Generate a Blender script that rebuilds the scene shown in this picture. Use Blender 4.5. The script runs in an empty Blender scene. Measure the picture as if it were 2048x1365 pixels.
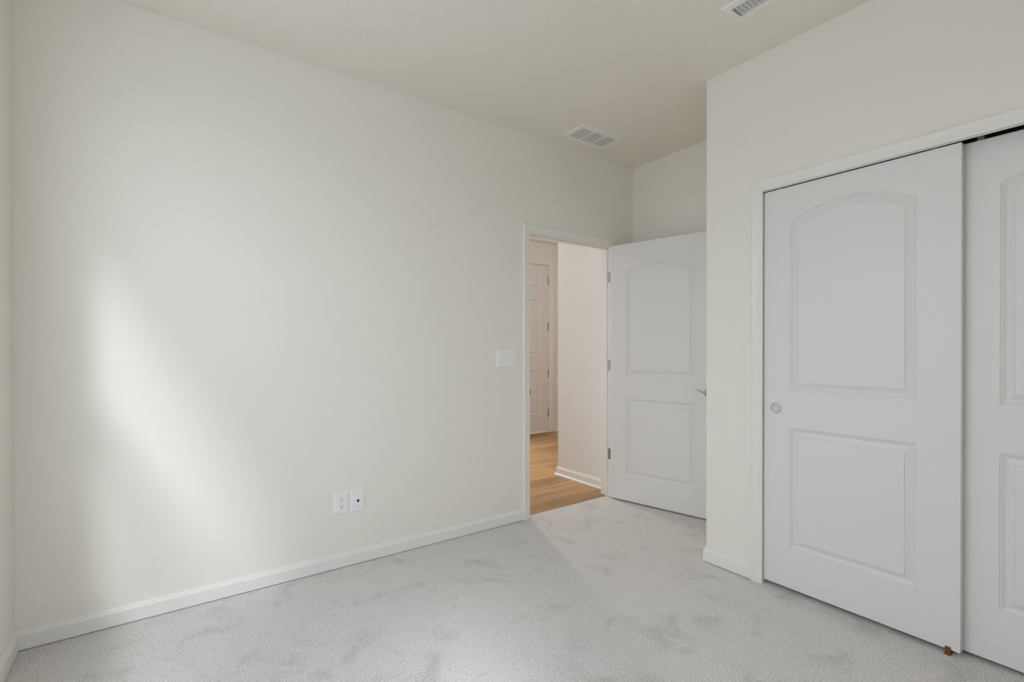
import bpy, bmesh, math, random
from mathutils import Vector, Matrix, Euler

random.seed(7)
sc = bpy.context.scene
col = sc.collection
PI = math.pi

# ---------------------------------------------------------------- dimensions
CAM_H = 1.2173
XL = -0.487      # window wall
XC = 2.517       # closet wall
YB = 2.743       # long wall with the doorway
YC = 1.600       # end of the closet wall
XE = 3.235       # wall behind the open door
YR = -0.55       # wall behind the camera
HC = 2.743       # ceiling
DX0, DX1, DZ = 2.127, 2.973, 2.040          # doorway between jambs
CY0, CY1, CZ = -0.240, 1.284, 2.032         # closet opening between jambs
HX = 3.10        # hall wall seen through the doorway
HYC = 3.551      # its far corner
HYF = 5.43       # end of the hall
WY0, WY1, WZ0, WZ1 = 0.45, 2.20, 0.62, 2.44  # window opening in the left wall
WX0, WX1 = -0.42, 0.20                        # added unseen window opening behind the camera, for fill light

SLX0, SLX1, SLZ0, SLZ1 = 2.95, 3.30, 0.15, 2.15   # added unseen sidelight opening at the end of the hall

# ---------------------------------------------------------------- camera
F = 969.9
cd = bpy.data.cameras.new('camera')
cam = bpy.data.objects.new('camera', cd); col.objects.link(cam)
cd.sensor_fit = 'HORIZONTAL'; cd.sensor_width = 36.0
cd.lens = F / 2048 * 36.0
cd.shift_y = (700.81 - 682.5) / 2048
cd.clip_start = 0.02
yaw, pitch, roll = 0.9477, -0.0035, -0.0002
fw = Vector((math.cos(yaw) * math.cos(pitch), math.sin(yaw) * math.cos(pitch), math.sin(pitch)))
rt = Vector((math.sin(yaw), -math.cos(yaw), 0))
up = rt.cross(fw)
r2 = rt * math.cos(roll) + up * math.sin(roll)
u2 = -rt * math.sin(roll) + up * math.cos(roll)
M = Matrix((r2, u2, -fw)).transposed().to_4x4()
M.translation = Vector((0, 0, CAM_H))
cam.matrix_world = M
sc.camera = cam

# ---------------------------------------------------------------- light
sc.view_settings.view_transform = 'Standard'
sc.view_settings.look = 'None'
sc.view_settings.gamma = 1.0
sc.view_settings.use_curve_mapping = False
sc.view_settings.exposure = -0.75
sc.cycles.use_denoising = True
sc.cycles.max_bounces = 24
sc.cycles.diffuse_bounces = 16
sc.cycles.sample_clamp_indirect = 8

w = bpy.data.worlds.new('sky'); sc.world = w
w.use_nodes = True
bg = w.node_tree.nodes['Background']
# overcast sky: brightest overhead, darker towards the horizon, dull ground below it
N, L = w.node_tree.nodes, w.node_tree.links
bg.inputs[0].default_value = (0.855, 0.93, 1.01, 1)
tc = N.new('ShaderNodeTexCoord'); sx = N.new('ShaderNodeSeparateXYZ')
mr = N.new('ShaderNodeMapRange'); mr.inputs['From Min'].default_value = 0; mr.inputs['From Max'].default_value = 1
SKY = 13.0
mr.inputs['To Min'].default_value = 0.52 * SKY; mr.inputs['To Max'].default_value = SKY
gt = N.new('ShaderNodeMath'); gt.operation = 'GREATER_THAN'; gt.inputs[1].default_value = 0.0
mg = N.new('ShaderNodeMix'); mg.data_type = 'FLOAT'; mg.inputs['A'].default_value = 0.34 * SKY
L.new(tc.outputs['Generated'], sx.inputs[0]); L.new(sx.outputs['Z'], mr.inputs['Value']); L.new(sx.outputs['Z'], gt.inputs[0])
L.new(gt.outputs[0], mg.inputs['Factor']); L.new(mr.outputs['Result'], mg.inputs['B']); L.new(mg.outputs['Result'], bg.inputs[1])


def light(name, kind, loc, energy, color, direction=None, **kw):
    d = bpy.data.lights.new(name, kind)
    d.energy = energy; d.color = color
    for k, v in kw.items():
        setattr(d, k, v)
    o = bpy.data.objects.new(name, d); col.objects.link(o)
    o.location = loc
    if direction is not None:
        o.rotation_euler = Vector(direction).to_track_quat('-Z', 'Y').to_euler()
    return o


# soft bright patch of sky / sun behind thin cloud
light('sun', 'SUN', (-4, -4, 6), 2.8, (0.93, 0.975, 1.04), (0.46, 1.0, -0.97), angle=math.radians(9))
# sky portal in the window opening
pl = light('window_portal', 'AREA', (XL - 0.075, (WY0 + WY1) / 2, (WZ0 + WZ1) / 2), 1.0, (1, 1, 1), (1, 0, 0),
           shape='RECTANGLE', size=WY1 - WY0, size_y=WZ1 - WZ0)
pl.data.cycles.is_portal = True
p2 = light('window_portal', 'AREA', ((WX0 + WX1) / 2, YR - 0.075, (WZ0 + WZ1) / 2), 1.0, (1, 1, 1), (0, 1, 0),
           shape='RECTANGLE', size=WX1 - WX0, size_y=WZ1 - WZ0)
p2.data.cycles.is_portal = True
# hall: ceiling lamp and daylight arriving from the rooms at the left end of the hall
light('hall_lamp', 'POINT', (2.74, 4.55, 2.62), 6.0, (0.97, 0.98, 1.0), shadow_soft_size=0.08)
light('far_door_fill', 'POINT', (4.25, 4.30, 2.55), 4.0, (0.93, 0.98, 1.08), shadow_soft_size=0.10)  # added unseen fill lamp that brightens the far door
light('hall_daylight', 'AREA', (1.25, 4.1, 1.5), 19.0, (0.85, 0.97, 1.14), (1, 0.45, 0), shape='RECTANGLE', size=1.6, size_y=2.0)
# added area lamp outside the made-up sidelight, throws warm light onto the carpet
light('sidelight_fill', 'AREA', ((SLX0 + SLX1) / 2, HYF + 0.20, 1.15), 95.0, (1.0, 0.90, 0.79), (0, -1, 0), shape='RECTANGLE', size=SLX1 - SLX0, size_y=1.9)


# ---------------------------------------------------------------- materials
def mat(name, color, rough=0.5, metal=0.0, spec=0.5):
    m = bpy.data.materials.new(name); m.use_nodes = True
    b = m.node_tree.nodes['Principled BSDF']
    b.inputs['Base Color'].default_value = (*color, 1)
    b.inputs['Roughness'].default_value = rough
    b.inputs['Metallic'].default_value = metal
    b.inputs['Specular IOR Level'].default_value = spec
    return m


def nodes(m):
    return m.node_tree.nodes, m.node_tree.links, m.node_tree.nodes['Principled BSDF']


def bump(m, scale, strength, dist, detail=3, rough=0.55):
    N, L, b = nodes(m)
    tc = N.new('ShaderNodeTexCoord')
    n = N.new('ShaderNodeTexNoise'); n.inputs['Scale'].default_value = scale
    n.inputs['Detail'].default_value = detail; n.inputs['Roughness'].default_value = rough
    bp = N.new('ShaderNodeBump'); bp.inputs['Strength'].default_value = strength
    bp.inputs['Distance'].default_value = dist
    L.new(tc.outputs['Object'], n.inputs['Vector'])
    L.new(n.outputs['Fac'], bp.inputs['Height'])
    L.new(bp.outputs['Normal'], b.inputs['Normal'])
    return tc, n, bp


M_wall = mat('wall_paint', (0.805, 0.785, 0.736), 0.75, 0, 0.25); bump(M_wall, 95, 0.25, 0.002)
M_ceil = mat('ceiling_paint', (0.81, 0.777, 0.71), 0.85, 0, 0.2)
M_hallwall = mat('hall_wall_paint', (0.78, 0.775, 0.755), 0.75, 0, 0.25); bump(M_hallwall, 95, 0.25, 0.002)
M_trim = mat('trim_paint', (0.79, 0.78, 0.75), 0.35, 0, 0.4)
M_base = mat('baseboard_paint', (0.79, 0.785, 0.765), 0.35, 0, 0.4)
M_door = mat('door_paint', (0.735, 0.73, 0.73), 0.42, 0, 0.4)
M_plate = mat('white_plastic', (0.84, 0.84, 0.85), 0.3, 0, 0.5)
M_vent = mat('vent_enamel', (0.82, 0.815, 0.80), 0.4, 0, 0.4)
M_dark = mat('recess_shade', (0.02, 0.019, 0.018), 0.8)  # near-black colour painted in for the shade inside recesses
M_slot = mat('slot_black', (0.012, 0.012, 0.014), 0.6)
M_jack = mat('jack_dark', (0.012, 0.012, 0.035), 0.35)
M_nickel = mat('satin_nickel', (0.52, 0.49, 0.45), 0.3, 1.0)
M_pull = mat('pull_nickel', (0.62, 0.60, 0.57), 0.42, 1.0)
M_hinge = mat('hinge_nickel', (0.40, 0.375, 0.34), 0.38, 1.0)
M_screw = mat('painted_screw', (0.66, 0.655, 0.64), 0.35, 0.2)
M_guide = mat('brown_plastic', (0.17, 0.062, 0.022), 0.35)
M_track = mat('track_metal', (0.70, 0.70, 0.69), 0.35, 0.9)
M_closet = mat('closet_interior_paint', (0.55, 0.54, 0.50), 0.85, 0, 0.2)
M_vinyl = mat('window_vinyl', (0.85, 0.85, 0.84), 0.35)
M_thresh = mat('brass_threshold', (0.62, 0.44, 0.20), 0.35, 0.6)

# ceiling: hand-trowelled texture
N, L, b = nodes(M_ceil)
tc = N.new('ShaderNodeTexCoord')
n1 = N.new('ShaderNodeTexNoise'); n1.inputs['Scale'].default_value = 44; n1.inputs['Detail'].default_value = 4; n1.inputs['Distortion'].default_value = 1.6
rp = N.new('ShaderNodeValToRGB'); rp.color_ramp.elements[0].position = 0.44; rp.color_ramp.elements[1].position = 0.60
n2 = N.new('ShaderNodeTexNoise'); n2.inputs['Scale'].default_value = 120
ad = N.new('ShaderNodeMath'); ad.operation = 'MULTIPLY_ADD'; ad.inputs[1].default_value = 0.25
bp = N.new('ShaderNodeBump'); bp.inputs['Strength'].default_value = 0.22; bp.inputs['Distance'].default_value = 0.003
L.new(tc.outputs['Object'], n1.inputs['Vector']); L.new(tc.outputs['Object'], n2.inputs['Vector'])
L.new(n1.outputs['Fac'], rp.inputs['Fac']); L.new(n2.outputs['Fac'], ad.inputs[0]); L.new(rp.outputs['Color'], ad.inputs[2])
L.new(ad.outputs[0], bp.inputs['Height']); L.new(bp.outputs['Normal'], b.inputs['Normal'])

# carpet: cut pile, tufts plus brushed patches
M_carpet = mat('carpet_pile', (0.6, 0.58, 0.57), 0.95, 0, 0.1)
N, L, b = nodes(M_carpet)
b.inputs['Sheen Weight'].default_value = 0.15
tc = N.new('ShaderNodeTexCoord')
na = N.new('ShaderNodeTexNoise'); na.inputs['Scale'].default_value = 195; na.inputs['Detail'].default_value = 3; na.inputs['Roughness'].default_value = 0.65
nb = N.new('ShaderNodeTexNoise'); nb.inputs['Scale'].default_value = 5.0; nb.inputs['Detail'].default_value = 5; nb.inputs['Roughness'].default_value = 0.62; nb.inputs['Distortion'].default_value = 0.6
ra = N.new('ShaderNodeValToRGB')
ra.color_ramp.elements[0].position = 0.30; ra.color_ramp.elements[0].color = (0.40, 0.384, 0.378, 1)
ra.color_ramp.elements[1].position = 0.62; ra.color_ramp.elements[1].color = (0.82, 0.80, 0.793, 1)
rb = N.new('ShaderNodeValToRGB')
rb.color_ramp.elements[0].position = 0.31; rb.color_ramp.elements[0].color = (0.82, 0.82, 0.82, 1)
rb.color_ramp.elements[1].position = 0.47; rb.color_ramp.elements[1].color = (1, 1, 1, 1)
mx = N.new('ShaderNodeMix'); mx.data_type = 'RGBA'; mx.blend_type = 'MULTIPLY'; mx.inputs['Factor'].default_value = 1.0
# sparse dark specks among the tufts
nc = N.new('ShaderNodeTexNoise'); nc.inputs['Scale'].default_value = 150; nc.inputs['Detail'].default_value = 2
rc = N.new('ShaderNodeValToRGB')
rc.color_ramp.elements[0].position = 0.26; rc.color_ramp.elements[0].color = (0.62, 0.62, 0.62, 1)
rc.color_ramp.elements[1].position = 0.42; rc.color_ramp.elements[1].color = (1, 1, 1, 1)
mz = N.new('ShaderNodeMix'); mz.data_type = 'RGBA'; mz.blend_type = 'MULTIPLY'; mz.inputs['Factor'].default_value = 1.0
L.new(tc.outputs['Object'], nc.inputs['Vector']); L.new(nc.outputs['Fac'], rc.inputs['Fac'])
vo = N.new('ShaderNodeTexVoronoi'); vo.inputs['Scale'].default_value = 270
ad = N.new('ShaderNodeMath'); ad.operation = 'SUBTRACT'
bp = N.new('ShaderNodeBump'); bp.inputs['Strength'].default_value = 0.6; bp.inputs['Distance'].default_value = 0.004
for t in (na, nb, vo):
    L.new(tc.outputs['Object'], t.inputs['Vector'])
L.new(na.outputs['Fac'], ra.inputs['Fac']); L.new(nb.outputs['Fac'], rb.inputs['Fac'])
L.new(ra.outputs['Color'], mx.inputs['A']); L.new(rb.outputs['Color'], mx.inputs['B'])
L.new(mx.outputs['Result'], mz.inputs['A']); L.new(rc.outputs['Color'], mz.inputs['B'])
L.new(mz.outputs['Result'], b.inputs['Base Color'])
L.new(na.outputs['Fac'], ad.inputs[0]); L.new(vo.outputs['Distance'], ad.inputs[1])
L.new(ad.outputs[0], bp.inputs['Height']); L.new(bp.outputs['Normal'], b.inputs['Normal'])

# wood planks running along x
M_wood = mat('plank_wood', (0.4, 0.22, 0.09), 0.38, 0, 0.45)
N, L, b = nodes(M_wood)
tc = N.new('ShaderNodeTexCoord')
br = N.new('ShaderNodeTexBrick')
br.inputs['Scale'].default_value = 1.0
br.inputs['Brick Width'].default_value = 1.22; br.inputs['Row Height'].default_value = 0.185
br.inputs['Mortar Size'].default_value = 0.0012; br.inputs['Bias'].default_value = 0.0
br.offset = 0.37; br.inputs['Color1'].default_value = (0.29, 0.155, 0.060, 1)
br.inputs['Color2'].default_value = (0.50, 0.31, 0.145, 1); br.inputs['Mortar'].default_value = (0.16, 0.085, 0.035, 1)
mp = N.new('ShaderNodeMapping'); mp.inputs['Scale'].default_value = (1.6, 26, 1)
ng = N.new('ShaderNodeTexNoise'); ng.inputs['Scale'].default_value = 1.0; ng.inputs['Detail'].default_value = 5; ng.inputs['Distortion'].default_value = 0.5
rg = N.new('ShaderNodeValToRGB')
rg.color_ramp.elements[0].position = 0.30; rg.color_ramp.elements[0].color = (0.70, 0.66, 0.60, 1)
rg.color_ramp.elements[1].position = 0.66; rg.color_ramp.elements[1].color = (1.12, 1.12, 1.12, 1)
mx = N.new('ShaderNodeMix'); mx.data_type = 'RGBA'; mx.blend_type = 'MULTIPLY'; mx.inputs['Factor'].default_value = 1.0
L.new(tc.outputs['Object'], br.inputs['Vector']); L.new(tc.outputs['Object'], mp.inputs['Vector'])
L.new(mp.outputs['Vector'], ng.inputs['Vector']); L.new(ng.outputs['Fac'], rg.inputs['Fac'])
L.new(br.outputs['Color'], mx.inputs['A']); L.new(rg.outputs['Color'], mx.inputs['B'])
L.new(mx.outputs['Result'], b.inputs['Base Color'])

# window glass: thin clear pane
M_glass = bpy.data.materials.new('window_glass'); M_glass.use_nodes = True
N, L = M_glass.node_tree.nodes, M_glass.node_tree.links
N.remove(N['Principled BSDF'])
tr = N.new('ShaderNodeBsdfTransparent'); gl = N.new('ShaderNodeBsdfGlossy'); gl.inputs['Roughness'].default_value = 0.02
ms = N.new('ShaderNodeMixShader'); ms.inputs[0].default_value = 0.05
L.new(tr.outputs[0], ms.inputs[1]); L.new(gl.outputs[0], ms.inputs[2])
L.new(ms.outputs[0], N['Material Output'].inputs['Surface'])


# insect screen: fine dark mesh, half open
M_mesh = bpy.data.materials.new('insect_screen'); M_mesh.use_nodes = True
N, L = M_mesh.node_tree.nodes, M_mesh.node_tree.links
b = N['Principled BSDF']; b.inputs['Base Color'].default_value = (0.12, 0.12, 0.12, 1)
tr = N.new('ShaderNodeBsdfTransparent'); ms = N.new('ShaderNodeMixShader'); ms.inputs[0].default_value = 0.22
L.new(tr.outputs[0], ms.inputs[1]); L.new(b.outputs[0], ms.inputs[2]); L.new(ms.outputs[0], N['Material Output'].inputs['Surface'])


# ---------------------------------------------------------------- mesh helpers
def link(name, bm, m, parent=None, loc=None, smooth=False, label=None):
    bmesh.ops.recalc_face_normals(bm, faces=bm.faces)
    me = bpy.data.meshes.new(name); bm.to_mesh(me); bm.free()
    for k in (m if isinstance(m, (list, tuple)) else [m]):
        me.materials.append(k)
    if smooth:
        for p in me.polygons:
            p.use_smooth = True
        me.set_sharp_from_angle(angle=math.radians(35))
    o = bpy.data.objects.new(name, me); col.objects.link(o)
    if parent is not None:
        o.parent = parent
    if loc is not None:
        o.location = loc
    if label:
        o['label'] = label
    return o


def structure(o, label, cat):
    o['kind'] = 'structure'; o['label'] = label; o['category'] = cat
    return o


def thing(name, label, cat, loc=(0, 0, 0), group=None, rot=None):
    o = bpy.data.objects.new(name, None); col.objects.link(o)
    o.empty_display_size = 0.05
    o.location = loc; o['label'] = label; o['category'] = cat
    if rot is not None:
        o.rotation_euler = rot
    if group:
        o['group'] = group
    return o


def box(bm, a, b_, bevel=0.0, mi=0):
    x0, y0, z0 = (min(p, q) for p, q in zip(a, b_)); x1, y1, z1 = (max(p, q) for p, q in zip(a, b_))
    vs = [bm.verts.new(p) for p in ((x0, y0, z0), (x1, y0, z0), (x1, y1, z0), (x0, y1, z0),
                                    (x0, y0, z1), (x1, y0, z1), (x1, y1, z1), (x0, y1, z1))]
    fs = [bm.faces.new([vs[i] for i in q]) for q in ((0, 3, 2, 1), (4, 5, 6, 7), (0, 1, 5, 4), (1, 2, 6, 5), (2, 3, 7, 6), (3, 0, 4, 7))]
    for f in fs:
        f.material_index = mi
    if bevel:
        es = list({e for f in fs for e in f.edges})
        bmesh.ops.bevel(bm, geom=es, offset=bevel, segments=2, affect='EDGES', profile=0.5)


def B(*boxes, bevel=0.0):
    bm = bmesh.new()
    for a, b_ in boxes:
        box(bm, a, b_, bevel)
    return bm


def cyl(bm, c, axis, r0, r1, h, seg=24):
    """solid of revolution section from c along axis"""
    axis = Vector(axis).normalized()
    s = axis.orthogonal().normalized(); t = axis.cross(s)
    c = Vector(c)
    A = [bm.verts.new(c + (s * math.cos(2 * PI * i / seg) + t * math.sin(2 * PI * i / seg)) * r0) for i in range(seg)]
    Bv = [bm.verts.new(c + axis * h + (s * math.cos(2 * PI * i / seg) + t * math.sin(2 * PI * i / seg)) * r1) for i in range(seg)]
    for i in range(seg):
        j = (i + 1) % seg
        bm.faces.new((A[i], A[j], Bv[j], Bv[i]))
    bm.faces.new(A[::-1]); bm.faces.new(Bv)


def lathe(bm, c, axis, prof, seg=40):
    """prof: (radius, height along axis); closed with caps where radius>0 at ends"""
    axis = Vector(axis).normalized(); s = axis.orthogonal().normalized(); t = axis.cross(s); c = Vector(c)
    rings = []
    for r, h in prof:
        rings.append([bm.verts.new(c + axis * h + (s * math.cos(2 * PI * i / seg) + t * math.sin(2 * PI * i / seg)) * r) for i in range(seg)])
    for a, b_ in zip(rings, rings[1:]):
        for i in range(seg):
            j = (i + 1) % seg
            bm.faces.new((a[i], a[j], b_[j], b_[i]))
    bm.faces.new(rings[0][::-1]); bm.faces.new(rings[-1])


def sweep(bm, prof, path, nrm):
    """prof: (off, up) pairs; path: list of 3-D points; nrm(i) gives (off_vector, up_vector) at point i (already mitred)."""
    rings = []
    for i, p in enumerate(path):
        o, u = nrm(i)
        rings.append([bm.verts.new(Vector(p) + o * a + u * b_) for a, b_ in prof])
    k = len(prof)
    for a, b_ in zip(rings, rings[1:]):
        for i in range(k):
            j = (i + 1) % k
            bm.faces.new((a[i], a[j], b_[j], b_[i]))
    bm.faces.new(rings[0]); bm.faces.new(rings[-1][::-1])


def mitred(path, side_of):
    """offset vectors for a polyline in a plane; side_of(dir) is the unit offset direction of a segment"""
    segs = [(Vector(b_) - Vector(a)).normalized() for a, b_ in zip(path, path[1:])]
    out = []
    for i in range(len(path)):
        if i == 0:
            out.append(side_of(segs[0]))
        elif i == len(path) - 1:
            out.append(side_of(segs[-1]))
        else:
            a, b_ = side_of(segs[i - 1]), side_of(segs[i])
            m = (a + b_).normalized()
            out.append(m / m.dot(a))
    return out


BASE_PROF = [(0, 0.004), (0.0135, 0.004), (0.0135, 0.061), (0.0115, 0.0665), (0.0080, 0.0700), (0.0078, 0.0735), (0.0055, 0.0775), (0.0030, 0.0800), (0.0028, 0.086), (0, 0.086)]
CASE_PROF = [(0, 0), (0, 0.0085), (0.002, 0.0105), (0.010, 0.0112), (0.0125, 0.0125), (0.030, 0.0135), (0.041, 0.0158), (0.0465, 0.0165), (0.0515, 0.0165), (0.0535, 0.0140), (0.0565, 0.0130), (0.0565, 0)]


def baseboard(name, path, label, prof=BASE_PROF, m=None, left=True, extra=None):
    bm = bmesh.new()
    Z = Vector((0, 0, 1))
    off = mitred(path, lambda d: (Z.cross(d) if left else d.cross(Z)))
    sweep(bm, prof, path, lambda i: (off[i], Z))
    if extra:
        sweep(bm, extra, path, lambda i: (off[i], Z))
    return structure(link(name, bm, m or M_base), label, 'baseboard')


def casing_bm(bm, path, outward, normal):
    off = mitred(path, outward)
    nv = Vector(normal)
    sweep(bm, CASE_PROF, path, lambda i: (off[i], nv))


# ---------------------------------------------------------------- moulded panel doors
PANEL_PROF = [(0, 0), (0.0020, 0.0036), (0.0060, 0.0040), (0.0082, 0.0068), (0.0165, 0.0125), (0.0200, 0.0128), (0.0400, 0.0050), (0.0418, 0.0018)]


def ring_pts(p, d, n=28):
    x0, x1, z0, zs, rise = p['x0'] + d, p['x1'] - d, p['z0'] + d, p['z1'], p.get('rise', 0.0)
    if rise <= 0:
        return [(x0, z0), (x1, z0), (x1, zs - d), (x0, zs - d)], 4
    hw0 = (p['x1'] - p['x0']) / 2
    R = (hw0 * hw0 + rise * rise) / (2 * rise)
    zc = zs + rise - R; xm = (p['x0'] + p['x1']) / 2
    Rd = R - d; hw = hw0 - d
    pts = [(x0, z0), (x1, z0)]
    for i in range(n + 1):
        x = xm + hw * (1 - 2 * i / n)
        pts.append((x, zc + math.sqrt(max(Rd * Rd - (x - xm) ** 2, 0))))
    return pts, n + 3


def panel_face(bm, f, W, H, panels, prof):
    """f(u, depth, z) -> Vector; panels carry cell=(u0,u1,z0,z1) tiling the face"""
    for p in panels:
        u0, u1, z0, z1 = p['cell']
        C = [bm.verts.new(f(u, 0, z)) for u, z in ((u0, z0), (u1, z0), (u1, z1), (u0, z1))]
        rings = []
        for d, dep in prof:
            pts, _ = ring_pts(p, d)
            rings.append([bm.verts.new(f(u, dep, z)) for u, z in pts])
        r = rings[0]; n = len(r)
        bm.faces.new((C[0], C[1], r[1], r[0]))
        bm.faces.new((C[1], C[2], r[2], r[1]))
        bm.faces.new((C[3], C[0], r[0], r[n - 1]))
        if n == 4:
            bm.faces.new((C[2], C[3], r[3], r[2]))
        else:
            # fan the area above the arch so every face stays convex
            E = [bm.verts.new(f(u0 + (u1 - u0) * (1 - i / (n - 3)), 0, z1)) if 0 < i < n - 3 else None for i in range(n - 2)]
            E[0] = C[2]; E[-1] = C[3]
            for i in range(n - 3):
                bm.faces.new((E[i], E[i + 1], r[3 + i], r[2 + i]))
        for a, b_ in zip(rings, rings[1:]):
            for i in range(n):
                j = (i + 1) % n
                bm.faces.new((a[i], a[j], b_[j], b_[i]))
        bm.faces.new(rings[-1])


def door_bm(W, H, T, panels, prof=PANEL_PROF):
    """local: x along width from 0, y thickness 0..T (front face at y=0), z up from 0"""
    bm = bmesh.new()
    panel_face(bm, lambda u, d, z: Vector((u, d, z)), W, H, panels, prof)
    panel_face(bm, lambda u, d, z: Vector((u, T - d, z)), W, H, panels, prof)
    c = [(0, 0, 0), (W, 0, 0), (W, T, 0), (0, T, 0), (0, 0, H), (W, 0, H), (W, T, H), (0, T, H)]
    v = [bm.verts.new(p) for p in c]
    for q in ((0, 1, 2, 3), (4, 5, 6, 7), (1, 2, 6, 5), (0, 3, 7, 4)):
        bm.faces.new([v[i] for i in q])
    bmesh.ops.remove_doubles(bm, verts=bm.verts, dist=1e-5)
    return bm


# ================================================================ ROOM SHELL
T = 0.115
# carpet with the tongue under the doorway
structure(link('floor', B(((XL - 0.15, YR - 0.15, -0.03), (XE + 0.02, YB, 0)), ((DX0 - 0.018, YB, -0.03), (DX1 + 0.018, 2.790, 0))), M_carpet),
          'pale grey cut pile carpet covering the bedroom floor', 'floor')
structure(link('floor_hall', B(((1.0, 2.790, -0.034), (5.7, HYF + 0.12, -0.004)), ((1.0, 2.72, -0.034), (DX0 - 0.018, 2.790, -0.031)))
               , M_wood), 'golden brown wood plank floor of the hall beyond the doorway', 'floor')
rx0, rx1, ry0, ry1 = 2.0695, 2.1515, 0.9295, 1.1970                 # hole for the supply register
structure(link('ceiling', B(((XL - 0.15, YR - 0.15, HC), (rx0, HYF + 0.12, HC + 0.1)), ((rx1, YR - 0.15, HC), (5.7, HYF + 0.12, HC + 0.1)),
                            ((rx0, YR - 0.15, HC), (rx1, ry0, HC + 0.1)), ((rx0, ry1, HC), (rx1, HYF + 0.12, HC + 0.1)), ((rx0, ry0, HC + 0.06), (rx1, ry1, HC + 0.1))), M_ceil),
          'off white textured ceiling above the room', 'ceiling')

# long wall with the doorway
hx0, hx1, hz = DX0 - 0.018, DX1 + 0.018, DZ + 0.018
structure(link('wall_back', B(((XL - 0.15, YB, 0), (hx0, YB + T, HC)), ((hx1, YB, 0), (XE + 0.1, YB + T, HC)), ((hx0, YB, hz), (hx1, YB + T, HC))), M_wall),
          'long blank off white wall with the outlets and the doorway', 'wall')
# window wall
xo = XL - 0.15
structure(link('wall_left', B(((xo, YR, 0), (XL, WY0, HC)), ((xo, WY1, 0), (XL, YB, HC)), ((xo, WY0, 0), (XL, WY1, WZ0)), ((xo, WY0, WZ1), (XL, WY1, HC))), M_wall),
          'off white window wall at the left edge of the photo', 'wall')
# closet wall
cy0, cy1, cz = CY0 - 0.018, CY1 + 0.018, CZ + 0.10
structure(link('wall_right', B(((XC, cy1, 0), (XC + T, YC, HC)), ((XC, YR, 0), (XC + T, cy0, HC)), ((XC, cy0, cz), (XC + T, cy1, HC)), ((XC, cy0, CZ + 0.02), (XC + 0.009, cy1, cz))), M_wall),
          'off white wall around the sliding closet doors', 'wall')
structure(link('wall_closet_return', B(((XC + T, YC - T, 0), (XE, YC, HC))), M_wall), 'short wall between the closet and the door nook', 'wall')
structure(link('wall_alcove', B(((XE, YC - T, 0), (XE + 0.1, YB, HC))), M_wall), 'narrow off white wall behind the open bedroom door', 'wall')
structure(link('wall_closet_inside', B(((XE, YR, 0), (XE + 0.1, YC - T, HC)), ((XC + T, YR - 0.15, 0), (XE + 0.1, YR + 0.08, HC))), M_closet),
          'closet inside walls behind the sliding doors', 'wall')
structure(link('wall_front', B(((XL - 0.15, YR - 0.15, 0), (WX0, YR, HC)), ((WX1, YR - 0.15, 0), (XC + T, YR, HC)), ((WX0, YR - 0.15, 0), (WX1, YR, WZ0)), ((WX0, YR - 0.15, WZ1), (WX1, YR, HC))), M_wall), 'off white wall behind the camera', 'wall')
# hall walls
structure(link('wall_hall_side', B(((HX, YB + T, -0.01), (HX + 0.115, HYC, HC))), M_hallwall), 'bright hall wall seen straight through the doorway', 'wall')
FD0, FD1, FDZ = 3.657, 4.571, 2.425
structure(link('wall_hall_end', B(((1.0, HYF, -0.01), (SLX0, HYF + 0.12, HC)), ((SLX1, HYF, -0.01), (FD0 - 0.02, HYF + 0.12, HC)), ((SLX0, HYF, -0.01), (SLX1, HYF + 0.12, SLZ0)), ((SLX0, HYF, SLZ1), (SLX1, HYF + 0.12, HC)), ((FD1 + 0.02, HYF, -0.01), (5.7, HYF + 0.12, HC)), ((FD0 - 0.02, HYF, FDZ + 0.02), (FD1 + 0.02, HYF + 0.12, HC))), M_hallwall),
          'far hall wall around the white six panel door', 'wall')
structure(link('wall_hall_right', B(((5.6, YB + T, -0.01), (5.7, HYF, HC)), ((HX + 0.115, YB + T, -0.01), (5.6, YB + T + 0.1, HC))), M_hallwall), 'hall wall round the corner, out of sight', 'wall')
structure(link('wall_hall_left', B(((1.0, YB + T, -0.01), (1.1, HYF, HC))), M_hallwall), 'hall wall at the left end, out of sight', 'wall')

# baseboards
baseboard('baseboard_back', [(2.0655, YB, 0), (XL, YB, 0)], 'white baseboard along the long blank wall', left=True)
baseboard('baseboard_left', [(XL, YB - 0.0002, 0), (XL, YR, 0)], 'white baseboard under the window wall in the left corner', left=True)
baseboard('baseboard_right', [(XE, YC, 0), (XC, YC, 0), (XC, CY1 + 0.0512, 0)], 'short white baseboard at the corner beside the closet', left=False)
baseboard('baseboard_alcove', [(DX1 + 0.062, YB, 0), (XE, YB, 0), (XE, YC + 0.014, 0)], 'white baseboard behind the open bedroom door', left=False)
SHOE = [(0.0135, 0), (0.030, 0), (0.0292, 0.006), (0.026, 0.0115), (0.0205, 0.0155), (0.0135, 0.017)]
baseboard('baseboard_hall', [(HX, YB + T, -0.004), (HX, HYC, -0.004), (HX + 0.115, HYC, -0.004)],
          'white hall baseboard with rounded shoe moulding on the wood floor', extra=SHOE, left=True)
baseboard('baseboard_hall_end', [(5.6, HYF, -0.004), (FD1 + 0.083, HYF, -0.004)], 'white baseboard right of the far hall door', left=True, extra=SHOE)

# ================================================================ DOORWAY TRIM
bm = bmesh.new()
# jambs and head
box(bm, (hx0 + 0.0005, YB, 0), (DX0, YB + T, DZ)); box(bm, (DX1, YB, 0), (hx1 - 0.0005, YB + T, DZ)); box(bm, (hx0 + 0.0005, YB, DZ), (hx1 - 0.0005, YB + T, hz - 0.0005))
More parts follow.
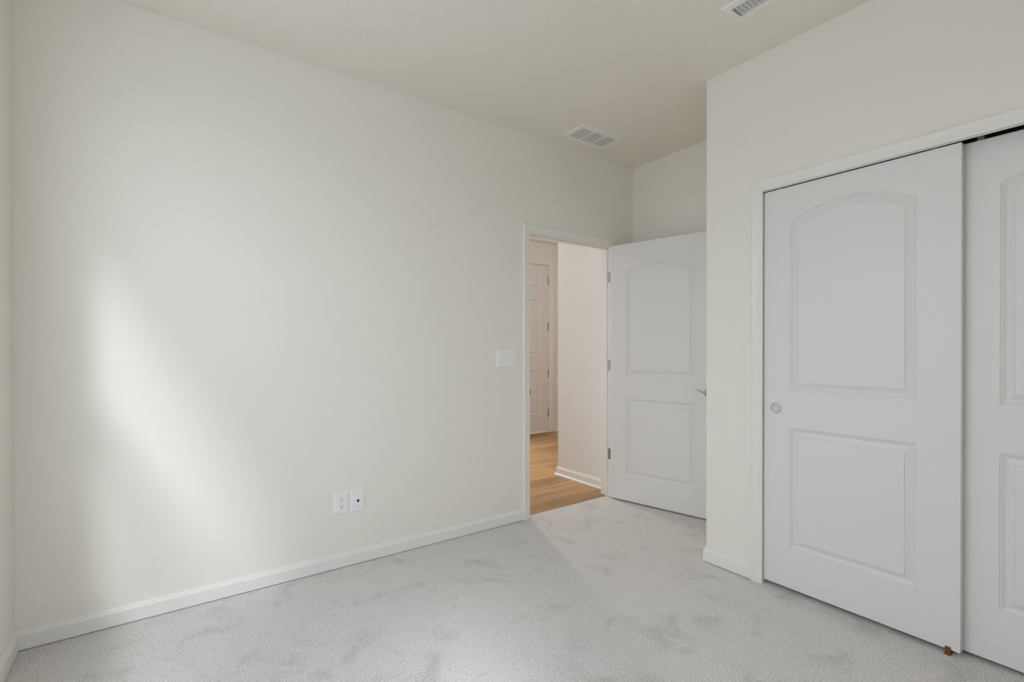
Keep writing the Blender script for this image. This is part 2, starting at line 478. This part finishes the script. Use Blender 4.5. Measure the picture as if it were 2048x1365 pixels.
# stops
s0, s1 = YB + 0.040, YB + 0.075
box(bm, (DX0, s0, 0), (DX0 + 0.011, s1, DZ - 0.011), 0.0015); box(bm, (DX1 - 0.011, s0, 0), (DX1, s1, DZ - 0.011), 0.0015)
box(bm, (DX0, s0, DZ - 0.011), (DX1, s1, DZ), 0.0015)
# casing on both sides
p = [(DX0 - 0.005, YB, 0), (DX0 - 0.005, YB, DZ + 0.005), (DX1 + 0.005, YB, DZ + 0.005), (DX1 + 0.005, YB, 0)]
casing_bm(bm, p, lambda d: Vector((-d.z, 0, d.x)), (0, -1, 0))
q = [(a, YB + T, c) for a, _, c in p]
casing_bm(bm, q, lambda d: Vector((-d.z, 0, d.x)), (0, 1, 0))
structure(link('trim_1', bm, M_trim), 'white casing and jamb around the bedroom doorway', 'door frame')
# strike plate on the latch jamb
t = bpy.data.objects['trim_1']
sp = bmesh.new(); box(sp, (DX0, YB + 0.004, 0.875), (DX0 + 0.0015, YB + 0.034, 0.935)); box(sp, (DX0 - 0.001, YB - 0.0085, 0.885), (DX0 + 0.003, YB + 0.006, 0.925))
link('strike_plate', sp, M_hinge, t, label='dark metal strike plate')

# ================================================================ OPEN BEDROOM DOOR
DW, DH, DT = 0.832, 2.030, 0.035
ANG = math.radians(-77.3)
piv = Vector((2.980, 2.733, 0))
# door local: x = along leaf from hinge edge, y = thickness away from the seen face
d_ = Vector((math.cos(ANG), math.sin(ANG), 0)); n_ = Vector((-d_.y, d_.x, 0))      # n_ points away from the camera side
corner = piv - n_ * 0.044 + d_ * 0.001
door1 = thing('door_1', 'white two panel arched bedroom door standing open against the nook', 'door', (corner.x, corner.y, 0.013), rot=(0, 0, ANG))
door1['kind'] = 'structure'
pa = [dict(x0=0.143, x1=0.689, z0=0.198, z1=0.809, cell=(0, DW, 0, 0.899)),
      dict(x0=0.143, x1=0.689, z0=0.989, z1=1.803, rise=0.074, cell=(0, DW, 0.899, DH))]
link('leaf', door_bm(DW, DH, DT, pa), M_door, door1)
for hzc in (1.802, 1.078, 0.352):
    hb = bmesh.new(); z = hzc - 0.013
    cyl(hb, (-0.001, 0.044, z - 0.0445), (0, 0, 1), 0.0065, 0.0065, 0.089, 16)
    cyl(hb, (-0.001, 0.044, z + 0.0445), (0, 0, 1), 0.0045, 0.003, 0.005, 12)
    box(hb, (-0.0015, 0.004, z - 0.0445), (0.0, 0.042, z + 0.0445))
    # leaf on the jamb, set in door space from world position
    h = link('hinge', hb, M_hinge, door1, smooth=True, label='brushed metal hinge')
    jb = bmesh.new(); box(jb, (DX1 - 0.0016, YB + 0.002, hzc - 0.0445), (DX1 + 0.0002, YB + 0.034, hzc + 0.0445))
    for k in (-0.03, 0, 0.03):
        cyl(jb, (DX1 - 0.0016, YB + 0.018 + (0.006 if k == 0 else -0.004), hzc + k), (-1, 0, 0), 0.004, 0.0034, 0.0008, 12)
    link('hinge_leaf', jb, M_hinge, t, label='brushed metal hinge leaf')


# lever handle on the seen face (a second one on the hidden face)
def lever(sgn, y0):
    hb = bmesh.new()
    xr, zr = DW - 0.056, 0.891
    lathe(hb, (xr, y0, zr), (0, sgn, 0), [(0.026, 0), (0.026, 0.004), (0.023, 0.008), (0.012, 0.010), (0.009, 0.013), (0.008, 0.042), (0.0095, 0.046), (0.0095, 0.054), (0.006, 0.057)], 36)
    # waved lever sweeping back to the hinge side
    pts = [(0.006, -0.002, 0.0085), (-0.008, 0.0015, 0.0088), (-0.022, 0.0075, 0.0080), (-0.036, 0.0145, 0.0070), (-0.050, 0.0205, 0.0060), (-0.062, 0.0220, 0.0052), (-0.071, 0.0185, 0.0040), (-0.077, 0.0135, 0.0020)]
    rings = []
    for i, (dx, dz, r) in enumerate(pts):
        a = pts[max(i - 1, 0)]; c = pts[min(i + 1, len(pts) - 1)]
        tg = Vector((c[0] - a[0], 0, c[1] - a[1])).normalized(); nn = Vector((-tg.z, 0, tg.x))
        yb = 0.0535 - 0.008 * (max(0, -dx) / 0.077) ** 2
        ctr = Vector((xr + dx, y0 + sgn * yb, zr + dz))
        rings.append([hb.verts.new(ctr + nn * (0.55 * r * math.cos(2 * PI * k / 14)) + Vector((0, 0.75 * r * math.sin(2 * PI * k / 14), 0))) for k in range(14)])
    for a, c in zip(rings, rings[1:]):
        for k in range(14):
            hb.faces.new((a[k], a[(k + 1) % 14], c[(k + 1) % 14], c[k]))
    hb.faces.new(rings[0]); hb.faces.new(rings[-1])
    return hb


link('door_handle', lever(-1, 0), M_nickel, door1, smooth=True, label='curved satin metal lever handle')
link('door_handle', lever(1, DT), M_nickel, door1, smooth=True, label='curved satin metal lever handle on the hidden side')

# ================================================================ SLIDING CLOSET DOORS
bm = bmesh.new()
jx0, jx1 = XC, XC + T
box(bm, (jx0, CY1, 0), (jx1, cy1 - 0.0005, CZ + 0.0195)); box(bm, (jx0, cy0 + 0.0005, 0), (jx1, CY0, CZ + 0.0195))
box(bm, (jx0 + 0.0095, cy0 + 0.0005, CZ + 0.085), (jx1, cy1 - 0.0005, cz - 0.0005))
box(bm, (jx0, CY0, CZ), (jx0 + 0.002, CY1, CZ + 0.0195))
p = [(XC, CY1 - 0.005 + 0.0, 0), (XC, CY1 - 0.005, CZ - 0.003), (XC, CY0 + 0.005, CZ - 0.003), (XC, CY0 + 0.005, 0)]
casing_bm(bm, p, lambda d: Vector((0, d.z, -d.y)) , (-1, 0, 0))
trim2 = structure(link('trim_2', bm, M_trim), 'white casing and jamb framing the closet opening', 'door frame')
tb = bmesh.new()
box(tb, (jx0 + 0.0095, CY0 + 0.001, CZ + 0.060), (jx0 + 0.1, CY1 - 0.001, CZ + 0.063))
for x in (0.050, 0.098):
    box(tb, (jx0 + x, CY0 + 0.001, CZ + 0.030), (jx0 + x + 0.0015, CY1 - 0.001, CZ + 0.062))
link('sliding_track', tb, M_dark, trim2, label='dark sliding track above the closet doors')

fb = bmesh.new()
box(fb, (jx0 + 0.0025, CY0 + 0.0005, 2.0256), (jx0 + 0.0090, CY1 - 0.0005, CZ + 0.0195), 0.001)
link('track_fascia', fb, M_trim, trim2, label='narrow white fascia hiding the sliding track')

SW, SH, ST = 0.7655, 2.0015, 0.034
spn = [dict(x0=0.128, x1=0.6290, z0=0.2010, z1=0.8020, cell=(0, SW, 0, 0.8925)),
       dict(x0=0.128, x1=0.6290, z0=0.9835, z1=1.8240, rise=0.070, cell=(0, SW, 0.8925, SH))]


def sliding(name, label, x, y_far, zb):
    # local x runs toward the camera side (-Y world), local y into the closet (+X world)
    o = thing(name, label, 'sliding door', (x, y_far, zb), rot=(0, 0, -PI / 2))
    o['kind'] = 'structure'
    return o


door2 = sliding('door_2', 'front white two panel sliding closet door with round finger pull', 2.530, 1.2805, 0.021)
link('leaf', door_bm(SW, SH, ST, spn), M_door, door2)
door3 = sliding('door_3', 'rear white sliding closet door, partly behind the front one', 2.577, 0.5420, 0.018)
spn3 = [dict(q_) for q_ in spn]
link('leaf', door_bm(SW, SH + 0.006, ST, [dict(spn[0]), dict(spn[1], cell=(0, SW, 0.8925, SH + 0.006))]), M_door, door3)


def pull_bm(xc, zc):
    pb = bmesh.new()
    lathe(pb, (xc, 0.0008, zc), (0, -1, 0), [(0.0272, -0.0006), (0.0272, 0.0022), (0.0264, 0.0040), (0.0252, 0.0043), (0.0243, 0.0034), (0.0238, 0.0014), (0.0150, 0.0011), (0.004, 0.0010)], 48)
    return pb


link('finger_pull', pull_bm(0.0620, 0.8935), M_pull, door2, smooth=True, label='round satin metal finger pull')
link('finger_pull', pull_bm(SW - 0.062, 0.8935), M_pull, door3, smooth=True, label='round satin metal finger pull')
# hanger brackets joining the leaves to the track
for d, W_, zt in ((door2, SW, SH), (door3, SW, SH + 0.006)):
    for xx in (0.045, W_ - 0.11):
        hb = bmesh.new()
        box(hb, (xx + 0.016, 0.014, zt - 0.001), (xx + 0.036, 0.017, zt + 0.026))
        box(hb, (xx + 0.012, 0.010, zt + 0.026), (xx + 0.043, 0.018, zt + 0.052), 0.002)
        box(hb, (xx, 0.008, zt - 0.0005), (xx + 0.055, 0.030, zt + 0.0015))
        link('hanger', hb, M_track, d, label='shiny metal roller hanger')

# brown floor guide in front of the leaf
gd = bmesh.new()
gx = 2.5268
box(gd, (gx, 0.5415, 0.001), (gx + 0.0025, 0.5605, 0.0320), 0.0008)
box(gd, (gx - 0.006, 0.5415, 0.0005), (gx + 0.04, 0.5605, 0.0040), 0.0006)
g = link('door_guide', gd, M_guide)
g['label'] = 'small brown plastic guide at the foot of the front closet door'; g['category'] = 'door guide'

# ================================================================ FAR HALL DOOR
door4 = thing('door_4', 'white six panel door closed at the far end of the hall', 'door', (FD0, HYF + 0.022, 0.012))
door4['kind'] = 'structure'
fw_, fh_ = FD1 - FD0, FDZ - 0.012 - 0.003
c0, c1 = (0.155, 0.402), (0.512, 0.759)
fp = []
for (a, b_), cell in ((c0, (0, fw_ / 2)), (c1, (fw_ / 2, fw_))):
    for (za, zb), (ca, cb) in (((0.262, 0.885), (0, 0.995)), ((1.105, 1.905), (0.995, 1.995)), ((2.085, 2.285), (1.995, fh_))):
        fp.append(dict(x0=a, x1=b_, z0=za, z1=zb, cell=(cell[0], cell[1], ca, cb)))
link('leaf', door_bm(fw_, fh_, 0.044, fp), M_door, door4)
for z in (2.20, 1.53, 0.85, 0.27):
    hb = bmesh.new(); cyl(hb, (fw_ + 0.006, -0.006, z - 0.065), (0, 0, 1), 0.0085, 0.0085, 0.115, 14)
    box(hb, (fw_ - 0.010, -0.0015, z - 0.065), (fw_ + 0.012, 0.0, z + 0.05))
    link('hinge', hb, M_hinge, door4, label='dark metal hinge')
hb = bmesh.new()
lathe(hb, (0.07, 0, 0.93), (0, -1, 0), [(0.032, 0), (0.030, 0.008), (0.012, 0.012), (0.011, 0.035), (0.026, 0.045), (0.029, 0.058), (0.020, 0.070), (0.006, 0.073)], 28)
link('door_knob', hb, M_nickel, door4, smooth=True)
bm = bmesh.new()
box(bm, (FD0 - 0.0195, HYF, -0.004), (FD0 - 0.002, HYF + 0.12, FDZ)); box(bm, (FD1 + 0.004, HYF, -0.004), (FD1 + 0.0195, HYF + 0.12, FDZ)); box(bm, (FD0 - 0.0195, HYF, FDZ), (FD1 + 0.0195, HYF + 0.12, FDZ + 0.0195))
p = [(FD0 - 0.010, HYF, -0.004), (FD0 - 0.010, HYF, FDZ + 0.010), (FD1 + 0.012, HYF, FDZ + 0.010), (FD1 + 0.012, HYF, -0.004)]
casing_bm(bm, p, lambda d: Vector((-d.z, 0, d.x)), (0, -1, 0))
trim3 = structure(link('trim_3', bm, M_trim), 'white casing around the far hall door', 'door frame')
th = B(((FD0 - 0.002, HYF - 0.055, -0.0035), (FD1 + 0.004, HYF + 0.10, 0.006)), bevel=0.002)
link('threshold', th, M_thresh, trim3, label='brass coloured threshold')

# ================================================================ WINDOW (outside the photo, source of the daylight)
def window(name, label, w0, w1, f):
    """f(along, depth, z) -> world point; depth grows outward from the inner wall face"""
    def bx(bm, a, c, bev=0.0):
        box(bm, f(*a), f(*c), bev)
    fwid, zmid = 0.042, 1.55
    win = bmesh.new()
    for a, c in (((w0, WZ0), (w0 + fwid, WZ1)), ((w1 - fwid, WZ0), (w1, WZ1)), ((w0, WZ0), (w1, WZ0 + fwid)), ((w0, WZ1 - fwid), (w1, WZ1)), ((w0, zmid - 0.02), (w1, zmid + 0.02))):
        bx(win, (a[0], 0.030, a[1]), (c[0], 0.085, c[1]))
    wn = structure(link(name, win, M_vinyl), label, 'window')
    for za, zb in ((WZ0 + fwid, zmid - 0.02), (zmid + 0.02, WZ1 - fwid)):
        g = bmesh.new(); bx(g, (w0 + fwid, 0.059, za), (w1 - fwid, 0.062, zb)); link('pane', g, M_glass, wn)
    g = bmesh.new(); bx(g, (w0 + fwid, 0.0800, WZ0 + fwid), (w1 - fwid, 0.0805, zmid - 0.02)); link('insect_screen', g, M_mesh, wn)
    g = bmesh.new(); bx(g, (w0, 0.030, WZ0), (w1, -0.03, WZ0 + 0.018), 0.003); link('sill', g, M_trim, wn)


window('window_1', 'wide white vinyl single hung window in the window wall', WY0, WY1, lambda a, d, z: (XL - d, a, z))
g = bmesh.new()  # added unseen sidelight frame, opening for the warm area lamp
for a, c in (((SLX0, SLZ0), (SLX0 + 0.03, SLZ1)), ((SLX1 - 0.03, SLZ0), (SLX1, SLZ1)), ((SLX0, SLZ0), (SLX1, SLZ0 + 0.03)), ((SLX0, SLZ1 - 0.03), (SLX1, SLZ1))):
    box(g, (a[0], HYF + 0.02, a[1]), (c[0], HYF + 0.07, c[1]))
w3 = structure(link('added_window_3', g, M_vinyl), 'added narrow sidelight beside the far hall door, unseen opening for the area lamp', 'window')
link('pane', B(((SLX0 + 0.03, HYF + 0.04, SLZ0 + 0.03), (SLX1 - 0.03, HYF + 0.045, SLZ1 - 0.03))), M_glass, w3)
window('added_window_2', 'added white vinyl window behind the camera, unseen, for fill light', WX0, WX1, lambda a, d, z: (a, YR - d, z))  # added unseen window, brightens the long wall evenly


# ================================================================ WALL PLATES (on the long wall)
def plate_bm(w_, h_, t_=0.0055):
    """local: x right, z up, wall at y=0, front toward -y"""
    bm = bmesh.new()
    prof = [(0, 0), (0, 0.0018), (0.0012, 0.0032), (0.0035, t_)]
    rings = []
    for d, dep in prof:
        rings.append([bm.verts.new((sx * (w_ / 2 - d), -dep, sz * (h_ / 2 - d))) for sx, sz in ((-1, -1), (1, -1), (1, 1), (-1, 1))])
    for a, c in zip(rings, rings[1:]):
        for i in range(4):
            j = (i + 1) % 4
            bm.faces.new((a[i], a[j], c[j], c[i]))
    bm.faces.new(rings[0]); bm.faces.new(rings[-1])
    return bm


def screw(parent, x, z, r=0.0034, y=-0.0055, m=None):
    bm = bmesh.new()
    lathe(bm, (x, y + 0.0004, z), (0, -1, 0), [(r, 0), (r, 0.0008), (r * 0.7, 0.0013)], 18)
    box(bm, (x - r * 0.8, y - 0.00105, z - 0.0004), (x + r * 0.8, y - 0.0008, z + 0.0004))
    return link('screw', bm, m or M_screw, parent)


# duplex outlet
ot = thing('power_outlet', 'white duplex power outlet low on the long wall', 'outlet', (0.8005, YB, 0.3570))
link('cover_plate', plate_bm(0.0765, 0.1165), M_plate, ot)
for zc in (0.0195, -0.0195):
    rb_ = bmesh.new()
    rw, rh = 0.0172, 0.0143
    pts = []
    for k in range(40):
        a = 2 * PI * k / 40
        x = rw * math.cos(a); z = max(-rh, min(rh, rw * math.sin(a)))
        pts.append((x, z))
    f0 = [rb_.verts.new((x, -0.0050, zc + z)) for x, z in pts]
    f1 = [rb_.verts.new((x, -0.0072, zc + z)) for x, z in pts]
    f2 = [rb_.verts.new((x * 0.95, -0.0078, zc + z * 0.95)) for x, z in pts]
    for a_, c_ in ((f0, f1), (f1, f2)):
        for k in range(40):
            j = (k + 1) % 40
            rb_.faces.new((a_[k], a_[j], c_[j], c_[k]))
    rb_.faces.new(f0); rb_.faces.new(f2)
    bmesh.ops.remove_doubles(rb_, verts=rb_.verts, dist=1e-6)
    rc = link('receptacle', rb_, M_plate, ot)
    sb = B(((-0.0078, -0.0080, zc + 0.0005), (-0.0052, -0.0070, zc + 0.0098)), ((0.0052, -0.0080, zc + 0.0015), (0.0076, -0.0070, zc + 0.0092)))
    link('slot', sb, M_slot, rc, label='dark plug slots')
    gb = bmesh.new(); cyl(gb, (0, -0.0070, zc - 0.0068), (0, -1, 0), 0.0029, 0.0029, 0.0010, 16)
    link('ground_hole', gb, M_slot, rc, label='dark round earth hole')
screw(ot, 0, 0)

# data jack
jk = thing('data_jack', 'white wall plate with one dark square data jack beside the outlet', 'wall plate', (0.8932, YB, 0.3548))
link('cover_plate', plate_bm(0.0755, 0.1180), M_plate, jk)
jb = bmesh.new()
for a, c in (((-0.0085, -0.0064, -0.0088), (-0.0068, -0.005, 0.0095)), ((0.0068, -0.0064, -0.0088), (0.0085, -0.005, 0.0095)), ((-0.0068, -0.0064, 0.0078), (0.0068, -0.005, 0.0095)), ((-0.0068, -0.0064, -0.0088), (0.0068, -0.005, -0.0072))):
    box(jb, a, c)
link('jack_bezel', jb, M_plate, jk)
link('jack_socket', B(((-0.0068, -0.0059, -0.0072), (0.0068, -0.0050, 0.0078))), M_jack, jk, label='dark blue black jack socket')
for z in (0.0405, -0.0405):
    screw(jk, 0, z)

# triple switch
sw = thing('light_switch', 'white three toggle light switch plate beside the doorway', 'light switch', (1.9270, YB, 1.1520))
link('cover_plate', plate_bm(0.1660, 0.1205), M_plate, sw)
for x in (-0.046, 0, 0.046):
    tb_ = bmesh.new()
    box(tb_, (x - 0.0052, -0.0062, -0.0120), (x + 0.0052, -0.0052, 0.0120))
    # toggle tilted up
    cs = [((-0.0045, -0.0055, -0.0055), 0), ((0.0045, -0.0055, -0.0055), 0)]
    lo = [tb_.verts.new((x + sx * 0.0045, -0.0060, z)) for sx, z in ((-1, -0.006), (1, -0.006), (1, 0.006), (-1, 0.006))]
    hi = [tb_.verts.new((x + sx * 0.0037, -0.0175, z)) for sx, z in ((-1, 0.0055), (1, 0.0055), (1, 0.0125), (-1, 0.0125))]
    for i in range(4):
        j = (i + 1) % 4
        tb_.faces.new((lo[i], lo[j], hi[j], hi[i]))
    tb_.faces.new(lo); tb_.faces.new(hi)
    link('toggle', tb_, M_plate, sw)
    for z in (0.0302, -0.0302):
        screw(sw, x, z)

# ================================================================ CEILING VENTS
# return grille near the door nook
VX0, VX1, VY0, VY1 = 2.3165, 2.7165, 2.3940, 2.6030
IX0, IX1, IY0, IY1 = 2.3535, 2.6870, 2.4320, 2.5790
rv = thing('return_air_grille', 'white three section ceiling grille of fine slats near the open door', 'ceiling vent', ((VX0 + VX1) / 2, (VY0 + VY1) / 2, HC))
ox, oy = (VX0 + VX1) / 2, (VY0 + VY1) / 2


def ring_frame(bm, o, i, t_):
    """bevelled rectangular frame hanging from z=0 down to -t_; o,i = (x0,x1,y0,y1)"""
    def R(q, z):
        return [bm.verts.new((x, y, z)) for x, y in ((q[0], q[2]), (q[1], q[2]), (q[1], q[3]), (q[0], q[3]))]
    e = 0.0035
    rings = [R(o, 0), R(o, -0.002), R((o[0] + e, o[1] - e, o[2] + e, o[3] - e), -t_), R(i, -t_), R(i, 0)]
    for a, c in zip(rings, rings[1:] + rings[:1]):
        for k in range(4):
            j = (k + 1) % 4
            bm.faces.new((a[k], a[j], c[j], c[k]))


fb = bmesh.new()
ring_frame(fb, (VX0 - ox, VX1 - ox, VY0 - oy, VY1 - oy), (IX0 - ox, IX1 - ox, IY0 - oy, IY1 - oy), 0.007)
link('frame', fb, M_vent, rv)
secw = (IX1 - IX0 - 2 * 0.0145) / 3
x = IX0
for k in range(3):
    lb = bmesh.new(); n = 12
    for i in range(n):
        yc_ = IY0 + (i + 0.5) * (IY1 - IY0) / n
        a = math.radians(30); hw = 0.0026; th_ = 0.0004
        c, s = math.cos(a), math.sin(a)
        v = []
        for xx in (x, x + secw):
            for u_, w_ in ((-hw, -th_), (hw, -th_), (hw, th_), (-hw, th_)):
                v.append(lb.verts.new((xx - ox, yc_ - oy + u_ * c + w_ * s, -0.0037 - u_ * s + w_ * c)))
        for q_ in ((0, 1, 2, 3), (7, 6, 5, 4), (0, 4, 5, 1), (1, 5, 6, 2), (2, 6, 7, 3), (3, 7, 4, 0)):
            lb.faces.new([v[i_] for i_ in q_])
    link('louvers', lb, M_vent, rv)
    x += secw
    if k < 2:
        link('divider', B(((x - ox, IY0 - oy, -0.0070), (x + 0.0145 - ox, IY1 - oy, 0))), M_vent, rv)
        x += 0.0145
link('duct_shade', B(((IX0 - ox, IY0 - oy, -0.0004), (IX1 - ox, IY1 - oy, 0.0))), M_dark, rv, label='flat dark sheet painted as the shade in the duct')  # dark sheet on the ceiling stands in for the shaded duct void

# supply register, cut off by the top of the photo
SX0, SX1, SY1, SY0 = 2.0350, 2.1755, 1.2260, 0.9000
QX0, QX1, QY1, QY0 = 2.0700, 2.1510, 1.1965, 0.9300
sv = thing('supply_air_register', 'white ceiling register with wide open blades at the top edge of the photo', 'ceiling vent', ((SX0 + SX1) / 2, (SY0 + SY1) / 2, HC))
ox, oy = (SX0 + SX1) / 2, (SY0 + SY1) / 2
fb = bmesh.new()
ring_frame(fb, (SX0 - ox, SX1 - ox, SY0 - oy, SY1 - oy), (QX0 - ox, QX1 - ox, QY0 - oy, QY1 - oy), 0.008)
link('frame', fb, M_vent, sv)
lb = bmesh.new()
y = QY1 - 0.0165
while y > QY0 + 0.008:
    a = math.radians(60); hw = 0.0069; th_ = 0.0008
    c, s = math.cos(a), math.sin(a)
    v = []
    for xx in (QX0, QX1):
        for u_, w_ in ((-hw, -th_), (hw, -th_), (hw, th_), (-hw, th_)):
            v.append(lb.verts.new((xx - ox, y - oy - u_ * c - w_ * s, 0.0015 + u_ * s + w_ * c)))
    for q_ in ((0, 1, 2, 3), (7, 6, 5, 4), (0, 4, 5, 1), (1, 5, 6, 2), (2, 6, 7, 3), (3, 7, 4, 0)):
        lb.faces.new([v[i_] for i_ in q_])
    y -= 0.0187
link('louvers', lb, M_vent, sv)
bx = bmesh.new()   # sheet metal throat of the register
d = 0.05
e0, e1 = 0.0003, 0.0006
for a, c in (((QX0 - ox - e0, QY0 - oy, -0.0068), (QX0 - ox + e1, QY1 - oy, d)), ((QX1 - ox - e1, QY0 - oy, -0.0068), (QX1 - ox + e0, QY1 - oy, d)),
             ((QX0 - ox + e1, QY0 - oy - e0, -0.0068), (QX1 - ox - e1, QY0 - oy + e1, d)), ((QX0 - ox + e1, QY1 - oy - e1, -0.0068), (QX1 - ox - e1, QY1 - oy + e0, d))):
    box(bx, a, c)
link('throat', bx, M_vent, sv)
link('duct_shade', B(((QX0 - ox, QY0 - oy, d), (QX1 - ox, QY1 - oy, d + 0.001))), M_dark, sv, label='flat dark sheet painted as the shade in the duct')  # dark cap above the throat stands in for duct shade
db = bmesh.new()
cyl(db, (QX1 - 0.010 - ox, QY1 - 0.018 - oy, 0.002), (0.1, 0.1, -1), 0.0022, 0.0022, 0.014, 10)
lathe(db, (QX1 - 0.009 - ox, QY1 - 0.017 - oy, -0.011), (0, 0, -1), [(0.002, 0), (0.0038, 0.001), (0.0038, 0.004), (0.002, 0.005)], 14)
link('damper_lever', db, M_vent, sv, smooth=True)
sb_ = bmesh.new(); lathe(sb_, (2.1098 - ox, 1.2099 - oy, -0.0078), (0, 0, -1), [(0.0035, 0), (0.0035, 0.0006), (0.002, 0.0014)], 16)
link('screw', sb_, M_screw, sv)
